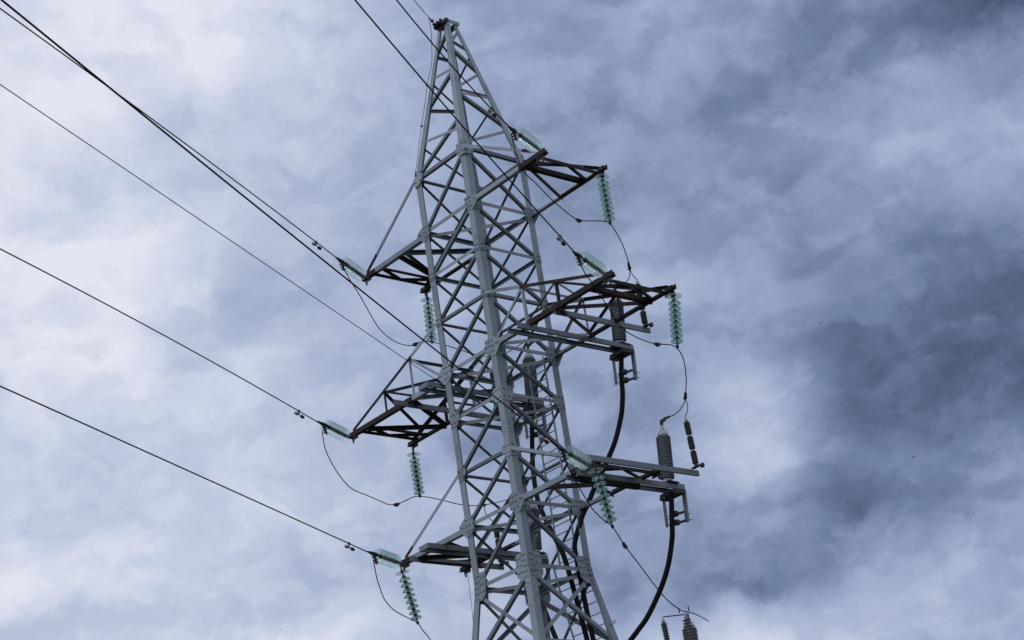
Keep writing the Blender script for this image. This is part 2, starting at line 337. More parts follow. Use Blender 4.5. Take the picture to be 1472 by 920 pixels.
# gusset plates with their bolts, on the outer face of the legs
def gusset(k, z, n, outline, rows):
    """outline and bolt spots are given in (towards the face middle, up) from the leg corner"""
    sx, sy = SG[k]; n = V3(n); c = node(k, z); inn = V3((-sx, 0, 0)) if abs(n.y) > .5 else V3((0, -sy, 0))
    up = (node(k, z+.5)-node(k, z-.5)).normalized(); m = MB()
    m.prism(outline, c+n*.003, c+n*.013, inn, up)
    for a, b_ in rows: m.bolt(c+n*.013+inn*(a+random.uniform(-.006, .006))+up*(b_+random.uniform(-.006, .006)), n, .016, random.uniform(.009, .018), 1)
    m.build('gusset_plate', [ZINC, BOLT], tower)
def grid(x0, x1, nx, y0, y1, ny): return [(x0+(x1-x0)*i/max(1, nx-1), y0+(y1-y0)*j/max(1, ny-1)) for i in range(nx) for j in range(ny)]
for k, fs in (('N', ((0, -1, 0), (1, 0, 0))), ('L', ((0, -1, 0), (-1, 0, 0))), ('R', ((1, 0, 0), (0, 1, 0))), ('F', ((-1, 0, 0), (0, 1, 0)))):
    for n in fs:
        along = abs(n[1]) > .5                          # this face carries the arm chords
        def out(pts): return pts
        gusset(k, 21.74, n, [(0, -.20), (.12, -.20), (.25, -.10), (.25, .05), (.12, .18), (0, .18)], grid(.05, .2, 2, -.1, .1, 2))
        for z in (20.43, 17.14, 13.80):
            s = 1.0 if z > 20 else 1.18
            o = [(-.19, -.05), (-.19, .05), (0, .15*s), (.22*s, .15*s), (.22*s, -.11*s), (.05, -.20*s), (0, -.20*s)] if along else [(0, .15*s), (.23*s, .15*s), (.23*s, -.13*s), (.10, -.19*s), (0, -.19*s)]
            gusset(k, z, n, o, grid(.05, .2*s, 3, -.10*s, .10*s, 3)+([(-.13, 0), (-.07, 0)] if along else []))
        gusset(k, 16.09, n, [(0, -.16), (.20, -.16), (.31, -.06), (.31, .08), (.20, .15), (0, .15)], grid(.05, .25, 3, -.08, .09, 2))
        gusset(k, 14.91, n, [(0, -.17), (.10, -.17), (.26, -.03), (.26, .06), (.12, .12), (0, .12)], grid(.05, .17, 2, -.08, .06, 2))
        gusset(k, 12.49, n, [(0, -.29), (.24, -.29), (.35, -.19), (.35, .22), (.29, .28), (0, .28)], grid(.05, .13, 2, -.24, .22, 5)+grid(.21, .30, 2, -.12, .18, 3))
        for z in (19.38, 18.31): gusset(k, z, n, [(0, -.09), (.14, -.09), (.16, .05), (.10, .09), (0, .09)], grid(.05, .11, 2, -.05, .05, 2))

# cap at the very top
m = MB(); h0 = half(25.36)+.02
m.beam((-h0-.05, -h0, 25.43), (h0+.04, -h0, 25.43), .08, .08); m.beam((-h0-.02, -h0-.06, 25.41), (h0*.3, -h0-.06, 25.45), .05, .05)
for i in range(3): m.bolt((-.12+.12*i, -h0-.1, 25.44), (0, -1, 0), .03, .03)
m.bx((-.06, -h0+.03, 25.35), .18, .06, .08); m.build('cap_beam', IRON, tower)
m = MB(); m.angle((h0, -h0+.07, 25.43), (h0, h0+.04, 25.43), (1, 0, 0), UP, .09, .008); m.angle((h0-.02, h0, 25.40), (-h0, h0, 25.36), (0, 1, 0), UP, .09, .008)
m.angle((-h0, h0, 25.43), (-h0, -h0+.07, 25.43), (-1, 0, 0), UP, .08, .008); m.build('top_frame', ZINC, tower)
# climbing bolts near the knee
for k, zs in (('N', (12.10, 11.62)), ('R', (11.42,))):
    for z in zs:
        p = node(k, z); sx, sy = SG[k]
        for dz, v in ((0, V3((0, sy*.15, 0))), (.20 if k == 'N' else -.10, V3((sx*.15, 0, 0)))):
            b = MB(); q = p+V3((-sx*.06 if abs(v.x) < .01 else 0, -sy*.06 if abs(v.y) < .01 else 0, dz)); b.tube([q, q+v, q+v*1.05+V3((0, 0, .04))], .0065, 6)
            b.build('climbing_bolt', BOLT, tower)

# ------------------------------------------------------------------ cross-arms
def crossarm(g, z, tip, kind, z_tie):
    arm = empty('crossarm', (0, 0, 0), tower)
    y = half(z)+.004; x0 = half(z)
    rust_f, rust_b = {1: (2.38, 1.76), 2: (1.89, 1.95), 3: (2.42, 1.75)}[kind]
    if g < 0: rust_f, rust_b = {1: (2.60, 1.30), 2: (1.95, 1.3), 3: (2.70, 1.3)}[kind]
    ends = {1: tip+.10, 2: tip+.08, 3: tip+.12}[kind]
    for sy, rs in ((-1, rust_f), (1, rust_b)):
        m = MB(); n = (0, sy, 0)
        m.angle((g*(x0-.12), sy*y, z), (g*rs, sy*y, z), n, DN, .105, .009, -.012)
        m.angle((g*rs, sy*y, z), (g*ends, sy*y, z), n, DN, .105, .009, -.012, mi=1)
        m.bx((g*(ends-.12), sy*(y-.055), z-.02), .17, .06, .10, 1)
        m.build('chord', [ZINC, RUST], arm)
    def rail(xa, ya, xb, yb, w=.085, dz=0.0, name='cross_beam', mt=RUST, up=None):
        m = MB(); m.angle((g*xa, ya*y, z+dz), (g*xb, yb*y, z+dz), UP if up is None else up, (g, 0, 0), w, .008); m.build(name, mt, arm)
    kw = 1.0 if g > 0 else .66
    xo, xi = {1: (tip-.20, tip-.56), 2: (tip-.24, tip-.60), 3: (tip-.18, tip-.55)}[kind]
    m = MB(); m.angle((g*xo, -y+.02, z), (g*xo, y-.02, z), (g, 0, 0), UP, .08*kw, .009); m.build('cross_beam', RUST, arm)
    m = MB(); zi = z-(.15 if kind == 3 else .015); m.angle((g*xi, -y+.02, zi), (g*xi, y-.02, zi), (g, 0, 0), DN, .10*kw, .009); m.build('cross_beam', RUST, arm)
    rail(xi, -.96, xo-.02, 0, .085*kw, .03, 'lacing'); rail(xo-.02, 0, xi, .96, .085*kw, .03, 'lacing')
    if kind == 1:
        if g > 0: rail(2.59, -.98, 1.77, .98, .075, -.03, 'lacing')
        else:
            rail(1.72, -.98, 2.38, .98, .085, -.03, 'lacing'); rail(1.64, -.98, x0, .95, .09, .03, 'lacing', DARK_ZINC)
            rail(xi, .98, 1.65, -.9, .06, .05, 'lacing', DARK_ZINC)
    elif kind == 2:
        zz = [(1.93, -.98, 2.9, .98), (2.9, .98, 3.60, -.98)] if g < 0 else [(2.0, .98, 2.83, -.98), (2.83, -.98, 3.76, .98)]
        for a in zz: rail(*a, .085, -.03, 'lacing')
        rail(*((x0, .95, 1.9, -.98) if g < 0 else (x0, -.95, 2.0, .98)), .075, .02, 'lacing', ZINC)
    else:
        rail(xi, -.98, 1.75, .98, .085, -.03, 'lacing'); rail(1.6, -.98, xi-.2, .98, .10, .03, 'lacing')
    for sy in (-1, 1):                                  # the ties above
        n = (0, sy, 0); p0 = V3((g*(half(z_tie)-.02), sy*y, z_tie)); p1 = V3((g*(tip-.12), sy*y, z+.06))
        m = MB(); pr = p0.lerp(p1, {1: .80, 2: .30, 3: .86}[kind]); off = -.014
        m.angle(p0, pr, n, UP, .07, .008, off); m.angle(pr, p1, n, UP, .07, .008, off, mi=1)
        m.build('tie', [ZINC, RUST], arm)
        if kind == 2:
            f = lambda xx: p0.lerp(p1, (xx-abs(p0.x))/(abs(p1.x)-abs(p0.x)))
            for xx, mm in ((1.88, ZINC), (2.86, RUST)):
                m = MB(); t = f(xx); m.angle((t.x, t.y, z+.03), t, n, (g, 0, 0), .055, .007, .0); m.build('post', mm, arm)
            for (xa, xb, mm) in ((1.88, x0+.03, ZINC), (2.86, 1.91, RUST)):
                m = MB(); m.angle(f(xa), (g*xb, sy*y, z+.04), n, UP, .05, .006, .012); m.build('lacing', mm, arm)
    if kind == 2:
        p0 = V3((g*half(z_tie), 0, z_tie)); p1 = V3((g*(tip-.12), 0, z+.06))
        def zt(xx): return z_tie+(z+.06-z_tie)*(xx-abs(p0.x))/(abs(p1.x)-abs(p0.x))
        for xa, ya, xb, yb, mm in ((1.88, -1, 1.88, 1, DARK_ZINC), (2.86, -1, 1.91, 1, DARK_ZINC), (2.86, -1, 3.75, .98, RUST)):
            m = MB(); m.angle((g*xa, ya*(y-.01), zt(xa)), (g*xb, yb*(y-.01), zt(xb)), UP, (g, 0, 0), .055, .006); m.build('lacing', mm, arm)
    # hanger plates under the chord ends
    for sy in (-1, 1):
        m = MB(); m.bx((g*(ends-.20), sy*(y-.02), z-.085), .22, .014, .10); m.bx((g*(ends-.13), sy*(y-.02), z-.16), .05, .012, .08); m.bolt((g*(ends-.24), sy*(y-.014), z-.08), (0, sy, 0), .018, .03)
        m.build('hanger_plate', IRON, arm)
    return arm
crossarm(1, 20.43, 3.12, 1, 21.74); crossarm(-1, 20.36, 3.02, 1, 21.74)
crossarm(1, 17.15, 4.37, 2, 18.31); crossarm(-1, 17.05, 4.20, 2, 18.31)
crossarm(1, 13.80, 3.12, 3, 14.91); crossarm(-1, 13.74, 2.98, 3, 14.91)

# measured runs of the wires and cables (metres)
JUMPER={
'R1':[(3.99,-2.461,20.022),(3.697,-2.138,19.785),(3.474,-1.761,19.566),(3.385,-1.435,19.464),(3.249,-0.985,19.301),(3.16,-0.616,19.187),(3.093,-0.295,19.097),(3.068,-0.091,19.064),(3.065,0.107,19.09),(3.066,0.508,19.171),(3.064,0.707,19.188),(3.057,0.808,19.18),(2.989,0.999,19.059),(2.866,1.264,18.864),(2.714,1.496,18.658),(2.592,1.635,18.514)],
'R1a':[(2.592,1.635,18.514),(2.419,1.766,18.471),(2.18,1.866,18.467),(1.927,1.936,18.544)],
'R1b':[(2.592,1.635,18.514),(2.669,1.626,18.35),(2.768,1.649,18.246)],
'R2':[(5.209,-2.491,16.774),(5.05,-2.227,16.625),(4.947,-1.985,16.517),(4.812,-1.685,16.373),(4.622,-1.275,16.168),(4.507,-1.038,16.042),(4.424,-0.751,15.937),(4.376,-0.447,15.875),(4.342,-0.055,15.842),(4.334,0.139,15.846),(4.33,0.471,15.885),(4.321,0.628,15.876),(4.28,0.786,15.814),(4.197,0.94,15.724),(4.043,1.114,15.592),(3.816,1.321,15.417),(3.534,1.52,15.229)],
'R2a':[(3.534,1.52,15.229),(3.433,1.56,15.155),(3.239,1.592,15.071),(3.015,1.603,15.024),(2.873,1.602,15.019)],
'R2b':[(3.534,1.52,15.229),(3.576,1.515,15.064),(3.586,1.493,14.939),(3.572,1.451,14.836)],
'R3':[(4.043,-2.557,13.357),(3.873,-2.291,13.195),(3.735,-2.046,13.057),(3.605,-1.823,12.924),(3.496,-1.613,12.808),(3.381,-1.382,12.681),(3.278,-1.072,12.556),(3.195,-0.755,12.449),(3.035,-0.365,12.181),(2.87,0.115,11.876),(2.716,0.558,11.585),(2.622,0.878,11.388),(2.57,1.139,11.255),(2.548,1.365,11.171),(2.55,1.547,11.147)],
'R3a':[(2.55,1.547,11.147),(2.653,1.619,11.079),(2.753,1.686,10.984),(2.841,1.746,10.892)],
'L1':[(-2.306,-2.007,20.148),(-2.453,-1.716,19.901),(-2.554,-1.483,19.72),(-2.65,-1.27,19.548),(-2.783,-1.0,19.316),(-2.901,-0.719,19.095),(-2.966,-0.408,18.937),(-2.99,-0.114,18.859),(-2.989,0.176,18.853),(-2.986,0.32,18.916),(-2.982,0.486,18.991),(-2.974,0.684,19.036),(-2.972,0.82,19.031),(-2.819,0.965,18.939),(-2.572,1.199,18.753),(-2.348,1.41,18.575),(-2.088,1.657,18.437)],
'L1a':[(-2.088,1.657,18.437),(-1.807,1.735,18.351),(-1.533,1.808,18.333),(-1.294,1.87,18.328),(-1.056,1.926,18.188)],
'L2':[(-3.575,-2.084,16.756),(-3.76,-1.92,16.479),(-3.87,-1.743,16.27),(-3.993,-1.457,15.997),(-4.081,-1.098,15.747),(-4.097,-0.639,15.624),(-4.105,-0.362,15.55),(-4.109,-0.122,15.487),(-4.098,0.101,15.505),(-4.087,0.339,15.605),(-4.077,0.579,15.715),(-4.063,0.768,15.745),(-3.809,0.868,15.634),(-3.493,0.985,15.463),(-3.18,1.099,15.285),(-2.868,1.22,15.156),(-2.616,1.319,15.095)],
'L2a':[(-2.616,1.319,15.095),(-2.386,1.446,15.092),(-2.05,1.627,15.12),(-1.768,1.776,15.164)],
'L2b':[(-2.616,1.319,15.095),(-2.595,1.295,14.942),(-2.534,1.319,14.812),(-2.449,1.374,14.741)],
'L3':[(-2.262,-2.165,13.447),(-2.452,-1.993,13.198),(-2.587,-1.836,13.002),(-2.71,-1.651,12.802),(-2.787,-1.406,12.635),(-2.823,-1.128,12.53),(-2.843,-0.889,12.461),(-2.862,-0.74,12.401),(-2.844,-0.666,12.267),(-2.81,-0.555,12.1),(-2.777,-0.42,11.862),(-2.76,-0.232,11.425)],
}
CABLE={
'R2':[(1.804,1.763,16.937),(1.722,1.723,16.385),(1.706,1.696,16.077),(1.657,1.636,15.702),(1.583,1.553,15.382),(1.488,1.449,15.055),(1.378,1.332,14.779),(1.232,1.176,14.438),(1.078,1.012,14.102),(0.971,0.896,13.83),(0.869,0.786,13.604),(0.769,0.676,13.289),(0.702,0.601,13.013),(0.711,0.591,12.646),(0.74,0.589,12.062),(0.765,0.588,11.556),(0.8,0.596,11.053),(0.834,0.604,10.556)],
'L2':[(-1.135,1.834,16.969),(-1.157,1.735,16.477),(-1.167,1.648,15.987),(-1.167,1.572,15.5),(-0.919,1.31,14.943),(-0.679,1.108,14.467),(-0.431,0.969,14.064),(-0.212,0.868,13.739),(0.033,0.754,13.378),(0.332,0.612,12.945),(0.456,0.63,12.123),(0.591,0.63,11.116),(0.657,0.627,10.607)],
'R3':[(2.614,1.614,13.58),(2.547,1.551,12.988),(2.495,1.552,12.747),(2.425,1.535,12.525),(2.306,1.495,12.204),(2.156,1.429,11.892),(1.959,1.328,11.565),(1.746,1.21,11.257),(1.571,1.104,11.065),(1.399,0.997,10.886),(1.137,0.837,10.592)],
'L3':[(-1.731,1.788,13.676),(-1.649,1.659,13.178),(-1.537,1.561,12.68),(-1.083,1.242,12.074),(-0.603,0.934,11.477),(-0.126,0.623,10.897)],
}

# ------------------------------------------------------------------ cable brackets: channel beams slung under the arms
def bracket(g, z, pair, t0, t1, outer, o0, o1, hang=True):
    br = empty('cable_bracket', (0, 0, 0), tower); zc = z-.10
    for s, back in ((max(pair), 1), (min(pair), -1)):
        m = MB(); m.channel((s, t0, zc), (s, t1, zc), (back, 0, 0), .105 if back > 0 else .095, .045); 
        for t in (t0+.5, t0+1.9): m.bolt((s+back*.0, t, zc), (back, 0, 0), .014, .012, 1)
        m.build('channel_beam', [CHAN, BOLT], br)
    sm = sum(pair)/2; w = abs(pair[0]-pair[1])
    m = MB(); m.channel((min(pair)+.01, t1+.004, zc), (max(pair)-.01, t1+.004, zc), (0, 1, 0), .102, .04); m.build('end_plate', CHAN, br)
    if g < 0:
        m = MB(); m.channel((min(pair)+.01, t0-.004, zc), (max(pair)-.01, t0-.004, zc), (0, -1, 0), .102, .04); m.build('end_plate', CHAN, br)
    m = MB(); m.channel((outer, o0, zc+.03), (outer, o1, zc+.03), (1, 0, 0), .11, .05); m.build('channel_beam', CHAN, br)
    tc_ = t1-.22
    m = MB(); m.bx((sm-.02, tc_+.02, zc-.115), w+.10, .30, .075); m.bx((sm-.14, tc_-.05, zc-.17), .16, .22, .06)
    for q in (-.1, .1): m.bolt((sm+q, tc_+.1, zc-.08), (0, 0, -1), .025, .05)
    m.build('support_block', IRON, br)
    for s, dl, dt in ((max(pair)-.02, .66, t1-.03), (min(pair)+.0, .70, tc_-.10)):
        m = MB(); m.beam((s, dt, zc-.06), (s-.02, dt-.03, zc-.06-dl), .012, .075, (1, 0, 0)) if s < sm else m.beam((s, dt, zc-.06), (s-.03, dt-.03, zc-.06-dl), .075, .05, (0, 1, 0))
        for q in (.18, .06): m.tube([(s-.03, dt-.06, zc-.06-dl+q), (s-.03, dt+.12, zc-.06-dl+q)], .008, 6)
        m.build('hanger_strap', CHAN, br)
    cx, cy = sm-.03, tc_+.0
    for q in (.46, .64):
        m = MB(); zz = zc-.06-q
        m.lathe([(.055, -.05), (.07, -.035), (.075, 0), (.07, .035), (.055, .05)], (cx, cy, zz), (0, 0, 1), 12)
        m.beam((min(pair)-.01, cy-.03, zz-.01), (max(pair)-.04, cy+.10, zz+.0), .045, .04); m.build('cable_clamp', IRON, br)
    return br
bracket(1, 17.15, (1.96, 1.64), -1.18, 2.0, 2.72, -.85, 1.78)
bracket(1, 13.80, (2.70, 2.38), -.95, 1.94, 3.36, -1.25, 1.70)
bracket(-1, 17.05, (-.98, -1.29), -1.20, 2.02, -2.11, -1.22, 1.76)
bracket(-1, 13.74, (-1.60, -1.91), -1.24, 2.0, -2.50, -1.0, 1.52)
bracket(1, 10.10, (2.70, 2.32), -2.3, 1.75, 3.0, -2.2, 1.7)       # the lowest landing, just below the picture

# ladders inside the lattice
def ladder(name, legs, step, rr=.016, rl=.022):
    """legs: list of (left foot, right foot) stations from top to bottom"""
    l = empty(name, (0, 0, 0), tower)
    for i in (0, 1):
        m = MB()
        for a, b_ in zip(legs[:-1], legs[1:]): m.beam(a[i], b_[i], rl*2, .012, (0, 1, 0))
        m.build('rail', ZINC, l)
    for a, b_ in zip(legs[:-1], legs[1:]):
        p, q, r, s = (V3(k) for k in (a[0], a[1], b_[0], b_[1])); n = max(1, int((p-r).length/step))
        for i in range(n):
            t = (i+.5)/n; m = MB(); m.tube([p.lerp(r, t), q.lerp(s, t)], rr*.7, 6); m.build('rung', ZINC, l)
ladder('ladder', [((.09, .70, 17.2), (.585, .70, 17.2)), ((.09, .70, 12.75), (.62, .70, 12.75))], .19)
ladder('cable_ladder', [((-.14, .72, 12.9), (.80, .72, 12.9)), ((.05, .84, 11.0), (1.02, .84, 11.0)), ((.4, 1.2, .3), (1.4, 1.2, .3))], .22)

# ------------------------------------------------------------------ glass insulator strings
GP = [(.034, .022), (.060, .030), (.098, .050), (.121, .072), (.1275, .090), (.122, .094), (.114, .076), (.104, .074), (.101, .098), (.093, .098), (.088, .066), (.076, .064), (.073, .104), (.065, .104), (.060, .058), (.034, .052)]
FP = [(.034, .022), (.075, .026), (.150, .036), (.158, .044), (.150, .047), (.075, .042), (.034, .040)]
SP = [(.034, .022), (.065, .030), (.110, .050), (.146, .082), (.155, .104), (.149, .106), (.138, .090), (.104, .064), (.060, .046), (.034, .044)]
_cache = {}
def glass_mesh(prof, mat, nm):
    if nm not in _cache:
        m = MB(); m.lathe(prof, seg=28, closed=True); o = m.build('glass_disc', mat); _cache[nm] = o.data; bpy.data.objects.remove(o)
    return _cache[nm]
def cap_mesh():
    if 'cap' not in _cache:
        m = MB(); m.lathe([(.016, -.016), (.034, -.012), (.042, .006), (.047, .030), (.030, .036), (.018, .05), (.013, .062), (.013, .108), (.020, .112)], seg=14)
        o = m.build('metal_cap', IRON); _cache['cap'] = o.data; bpy.data.objects.remove(o)
    return _cache['cap']
GRP_T, GRP_S = 'glass strain insulator strings', 'hanging glass insulator strings'
def string(top, end, label, strain, n=9, pitch=.1175):
    top, end = V3(top), V3(end); d = (end-top); L = d.length; d.normalize()
    r = tag(empty('insulator_string', top), label, 'insulator', GRP_T if strain else GRP_S)
    r.rotation_euler = d.to_track_quat('Z', 'Y').to_euler()
    lead = .14 if strain else .05
    m = MB(); m.tube([(0, 0, -.06), (0, 0, .03)], .016, 6); m.bx((0, 0, .03), .05, .03, .07); m.tube([(0, 0, .04), (0, 0, lead)], .014, 6); m.build('shackle', IRON, r)
    for i in range(n):
        for nm, me in (('glass_disc', glass_mesh(FP, CLEAR, 'flat') if i == 0 and not strain else glass_mesh(SP if strain else GP, PALE if strain else GLASS, 'bell'+str(strain))), ('metal_cap', cap_mesh())):
            o = bpy.data.objects.new(nm, me); C.objects.link(o); o.parent = r; o.location = (0, 0, lead+.012+pitch*i)
    z1 = lead+pitch*n
    m = MB(); m.tube([(0, 0, z1), (0, 0, max(z1+.03, L-(.30 if strain else .02)))], .016, 6)
    if strain:                                          # wedge clamp with its row of bolts bent down to the jumper
        inv = Matrix(r.rotation_euler.to_matrix()).inverted(); dn = (inv @ V3((0, 0, -1))); dn.z = 0; dn.normalize(); f = V3((0, 0, 1))
        a = f*(L-.30); b_ = f*(L+.06); m.tube([a, a.lerp(b_, .4), b_, b_+f*.14], [.03, .045, .030, .014], 8)
        back = f*(L-.08); c = [back, back+dn*.09-f*.05, back+dn*.20-f*.09]
        m.tube([f*(L+.02)]+c, [.03, .032, .026, .016], 8)
        for t in (.15, .42, .7, .95):
            p = back.lerp(c[2], t); sd = dn.cross(f); m.tube([p-sd*.05-dn*.02+f*.02, p+sd*.05-dn*.02+f*.02], .016, 6); m.tube([p-f*.055, p+f*.045], .015, 6)
        m.build('strain_clamp', IRON, r)
    else:
        m.lathe([(.012, L-.04), (.03, L-.03), (.035, L), (.02, L+.03)], seg=10); m.build('wire_clamp', IRON, r)
    return r
string((3.06, .815, 20.36), (3.057, .808, 19.18), 'hanging glass insulator string at the back end of the upper right arm', False)
string((4.36, .85, 17.07), (4.325, .70, 15.88), 'hanging glass insulator string at the far right tip of the middle right arm', False)
string((3.09, -.86, 13.70), (3.19, -.755, 12.46), 'hanging glass insulator string at the front of the lower right arm, overlapping the tower', False, pitch=.122)
string((-2.96, .84, 20.18), (-2.974, .80, 19.03), 'hanging glass insulator string partly behind the left leg below the upper left arm', False)
string((-4.08, .75, 16.84), (-4.065, .762, 15.75), 'hanging glass insulator string below the middle left arm, in open sky', False, pitch=.108)
string((-2.985, -.90, 13.62), (-2.865, -.745, 12.41), 'slanting glass insulator string at the bottom left below the lower left arm', False, pitch=.122)
WIRES = {
'R1': ((3.213, -1.02, 20.41), (4.053, -2.501, 20.087), (.5, -.866), (20.0865, -.10339, .01261), 1.14),
'R2': ((4.463, -1.12, 17.07), (5.247, -2.558, 16.845), (.4848, -.8746), (16.83973, .01876, .00288), .85),
'R3': ((3.30, -1.22, 13.60), (4.078, -2.615, 13.472), (.4848, -.8746), (13.47257, .0016, .00048), .91),
'L1': ((-2.933, -.90, 20.299), (-2.319, -2.038, 20.255), (.4695, -.8829), (20.25196, .00702, -.00129), 1.09),
'L2': ((-4.178, -.91, 16.983), (-3.577, -2.073, 16.94), (.454, -.891), (16.91595, .01584, -.00209), 1.0),
'L3': ((-2.903, -.96, 13.688), (-2.269, -2.187, 13.61), (.454, -.891), (13.59357, -.00402, -.00016), .99)}
WHERE = {'R1': 'upper right arm', 'R2': 'middle right arm', 'R3': 'lower right arm', 'L1': 'upper left arm', 'L2': 'middle left arm', 'L3': 'lower left arm'}
for k, (a, e, d, co, dm) in WIRES.items():
    string(a, e, 'clear glass strain string pulling the conductor away from the '+WHERE[k], True, 9, {'R1': .125, 'R2': .118, 'R3': .108}.get(k, .098))
    def at(x): 
        xx = min(x, 22); z = co[0]+co[1]*xx+co[2]*xx*xx
        if x > 22: z += (co[1]+2*co[2]*22)*(x-22)*.5
        return V3((e[0]+d[0]*x, e[1]+d[1]*x, z))
    m = MB(); m.tube([at(x*1.0) for x in list(range(0, 24))+[26, 30, 36, 44, 54, 66, 80]], .0125, 8)
    tag(m.build('conductor', WIRE), 'black overhead conductor running up left from the '+WHERE[k], 'conductor', 'overhead conductors')
    # two-lobed vibration damper
    p = at(dm); q = (at(dm+.1)-at(dm-.1)).normalized()
    r = tag(empty('vibration_damper', p), 'small dumbbell damper on the wire of the '+WHERE[k], 'damper', 'dumbbell dampers on the conductors')
    dn = V3((0, 0, -1)); dn = (dn-q*dn.dot(q)).normalized()
    m = MB(); m.tube([dn*-.02, dn*.09], .012, 6); m.bx((0, 0, 0), .04, .04, .045); m.build('clamp', IRON, r)
    m = MB(); m.tube([dn*.09-q*.17, dn*.085, dn*.09+q*.17], .007, 6); m.build('messenger_wire', WIRE, r)
    for s in (-1, 1):
        m = MB(); m.lathe([(.012, 0), (.034, .012), (.036, .07), (.028, .11), (.014, .125)], dn*.09+q*s*.07, q*s, 12); m.build('weight', IRON if s < 0 else ALU, r)

# ground wire, fibre cable and their fittings
m = MB(); P = [(-.19+.5*x, -.14-.866*x, 25.455-.015*x+.0006*x*x) for x in (.20, 1, 2, 4, 7, 10, 14, 20, 30, 45, 60)]; m.tube(P, .009, 6)
m.tube([(-.19, -.14, 25.44), (-.02, -.42, 25.45), (.06, -.56, 25.44)], [.012, .02, .012], 6)
for x in (.02, .14, .32): m.tube([(-.19+.5*x-.03, -.14-.866*x, 25.45), (-.19+.5*x+.04, -.14-.866*x, 25.455)], .022, 6)
tag(m.build('ground_wire', WIRE), 'thin ground wire leaving the very top of the pylon towards the upper edge', 'ground wire')
m = MB(); m.tube(spline([(.10, -.62, 25.43), (-.10, -.42, 25.30), (-.27, -.30, 25.1), (-.32, -.34, 24.57), (-.42, -.46, 24.06), (-.50, -.56, 23.55), (-.63, -.69, 22.87), (-.75, -.80, 22.2), (-.83, -.875, 21.8)], 5), .007, 6)
for p in ((-.44, -.47, 24.0), (-.60, -.66, 23.0)): m.bx(p, .05, .03, .03)
tag(m.build('down_lead', WIRE), 'thin lead hanging down the left edge of the peak from the ground wire', 'wire')
m = MB(); m.tube([(-.80, -.985, 16.93)]+[(-.681+.4695*x, -1.205-.8829*x, 16.905-.0129*x-.00009*x*x) for x in (0, 2, 4, 7, 10, 14, 18, 24, 32, 44, 60)], .0075, 6)
m.tube([(-.80, -.985, 16.93), (-.72, -1.13, 16.915), (-.63, -1.30, 16.90)], [.016, .028, .014], 6)
tag(m.build('fibre_cable', WIRE), 'thinnest cable, from the left edge to the tower leg at the middle left arm', 'cable')
m = MB(); m.tube(spline([(-2.93, .85, 13.66), (-2.93, .83, 12.9), (-2.90, .82, 11.5), (-2.6, 1.1, 6), (-2.4, 1.6, .1)], 5), .005, 6)
tag(m.build('earth_lead', WIRE), 'hair-thin vertical wire dropping from the lower left arm beside the left leg', 'wire')

# ------------------------------------------------------------------ cable terminations and surge arresters
TILT = V3((.633, .761, -.145))
GRP_E, GRP_A, GRP_C = 'grey cable terminations', 'dark ribbed surge arresters', 'thick black power cables'
TIP, ATOP = [], []
def orient(r, lean):
    a = (V3((0, 0, 1))+TILT*lean).normalized(); r.rotation_euler = V3((0, 0, 1)).rotation_difference(a).to_euler()
def termination(base, label, lean=.085, body=.92, tip=.26, elbow=True):
    r = tag(empty('cable_termination', base), label, 'termination', GRP_E); orient(r, lean)
    m = MB(); m.bx((0, 0, .010), .36, .30, .020)
    for i in (-1, 1):
        for j in (-1, 1): m.bolt((i*.13, j*.11, .02), (0, 0, 1), .016, .02)
    m.build('base_plate', IRON, r)
    m = MB(); m.lathe([(.115, .02), (.115, .05), (.100, .055), (.100, .11), (.085, .115)], seg=24); m.build('base_ring', CERAM, r)
    prof = [(.112, .11)]; n = int(body/.047); z = .115
    for i in range(n): prof += [(.126, z+.005), (.146, z+.011), (.148, z+.017), (.130, z+.032), (.126, z+.040)]; z += .047
    prof += [(.112, z+.01)]
    m = MB(); m.lathe(prof, seg=28); m.build('ribbed_body', SILI, r)
    m = MB(); m.lathe([(.108, z+.01), (.112, z+.018), (.112, z+.06), (.10, z+.066), (.092, z+.07), (.092, z+.105), (.05, z+.11)], seg=24); m.build('head_cap', CERAM, r)
    m = MB(); m.lathe([(.050, z+.10), (.046, z+.14), (.030, z+tip), (.026, z+tip)], seg=16); m.build('cone', ALU, r)
    m = MB(); m.tube([(0, 0, z+tip-.02), (0, 0, z+tip+.09)], .034, 10)
    if elbow: m.tube([(0, 0, z+tip+.06), (.05, .06, z+tip+.12), (.12, .14, z+tip+.16)], [.030, .032, .018], 8); m.bx((.02, .03, z+tip+.08), .09, .05, .05)
    m.build('terminal', IRON, r); M = Matrix.Translation(V3(base)) @ r.rotation_euler.to_matrix().to_4x4(); TIP.append(M @ V3((.12, .14, z+tip+.16) if elbow else (0, 0, z+tip+.05))); return r
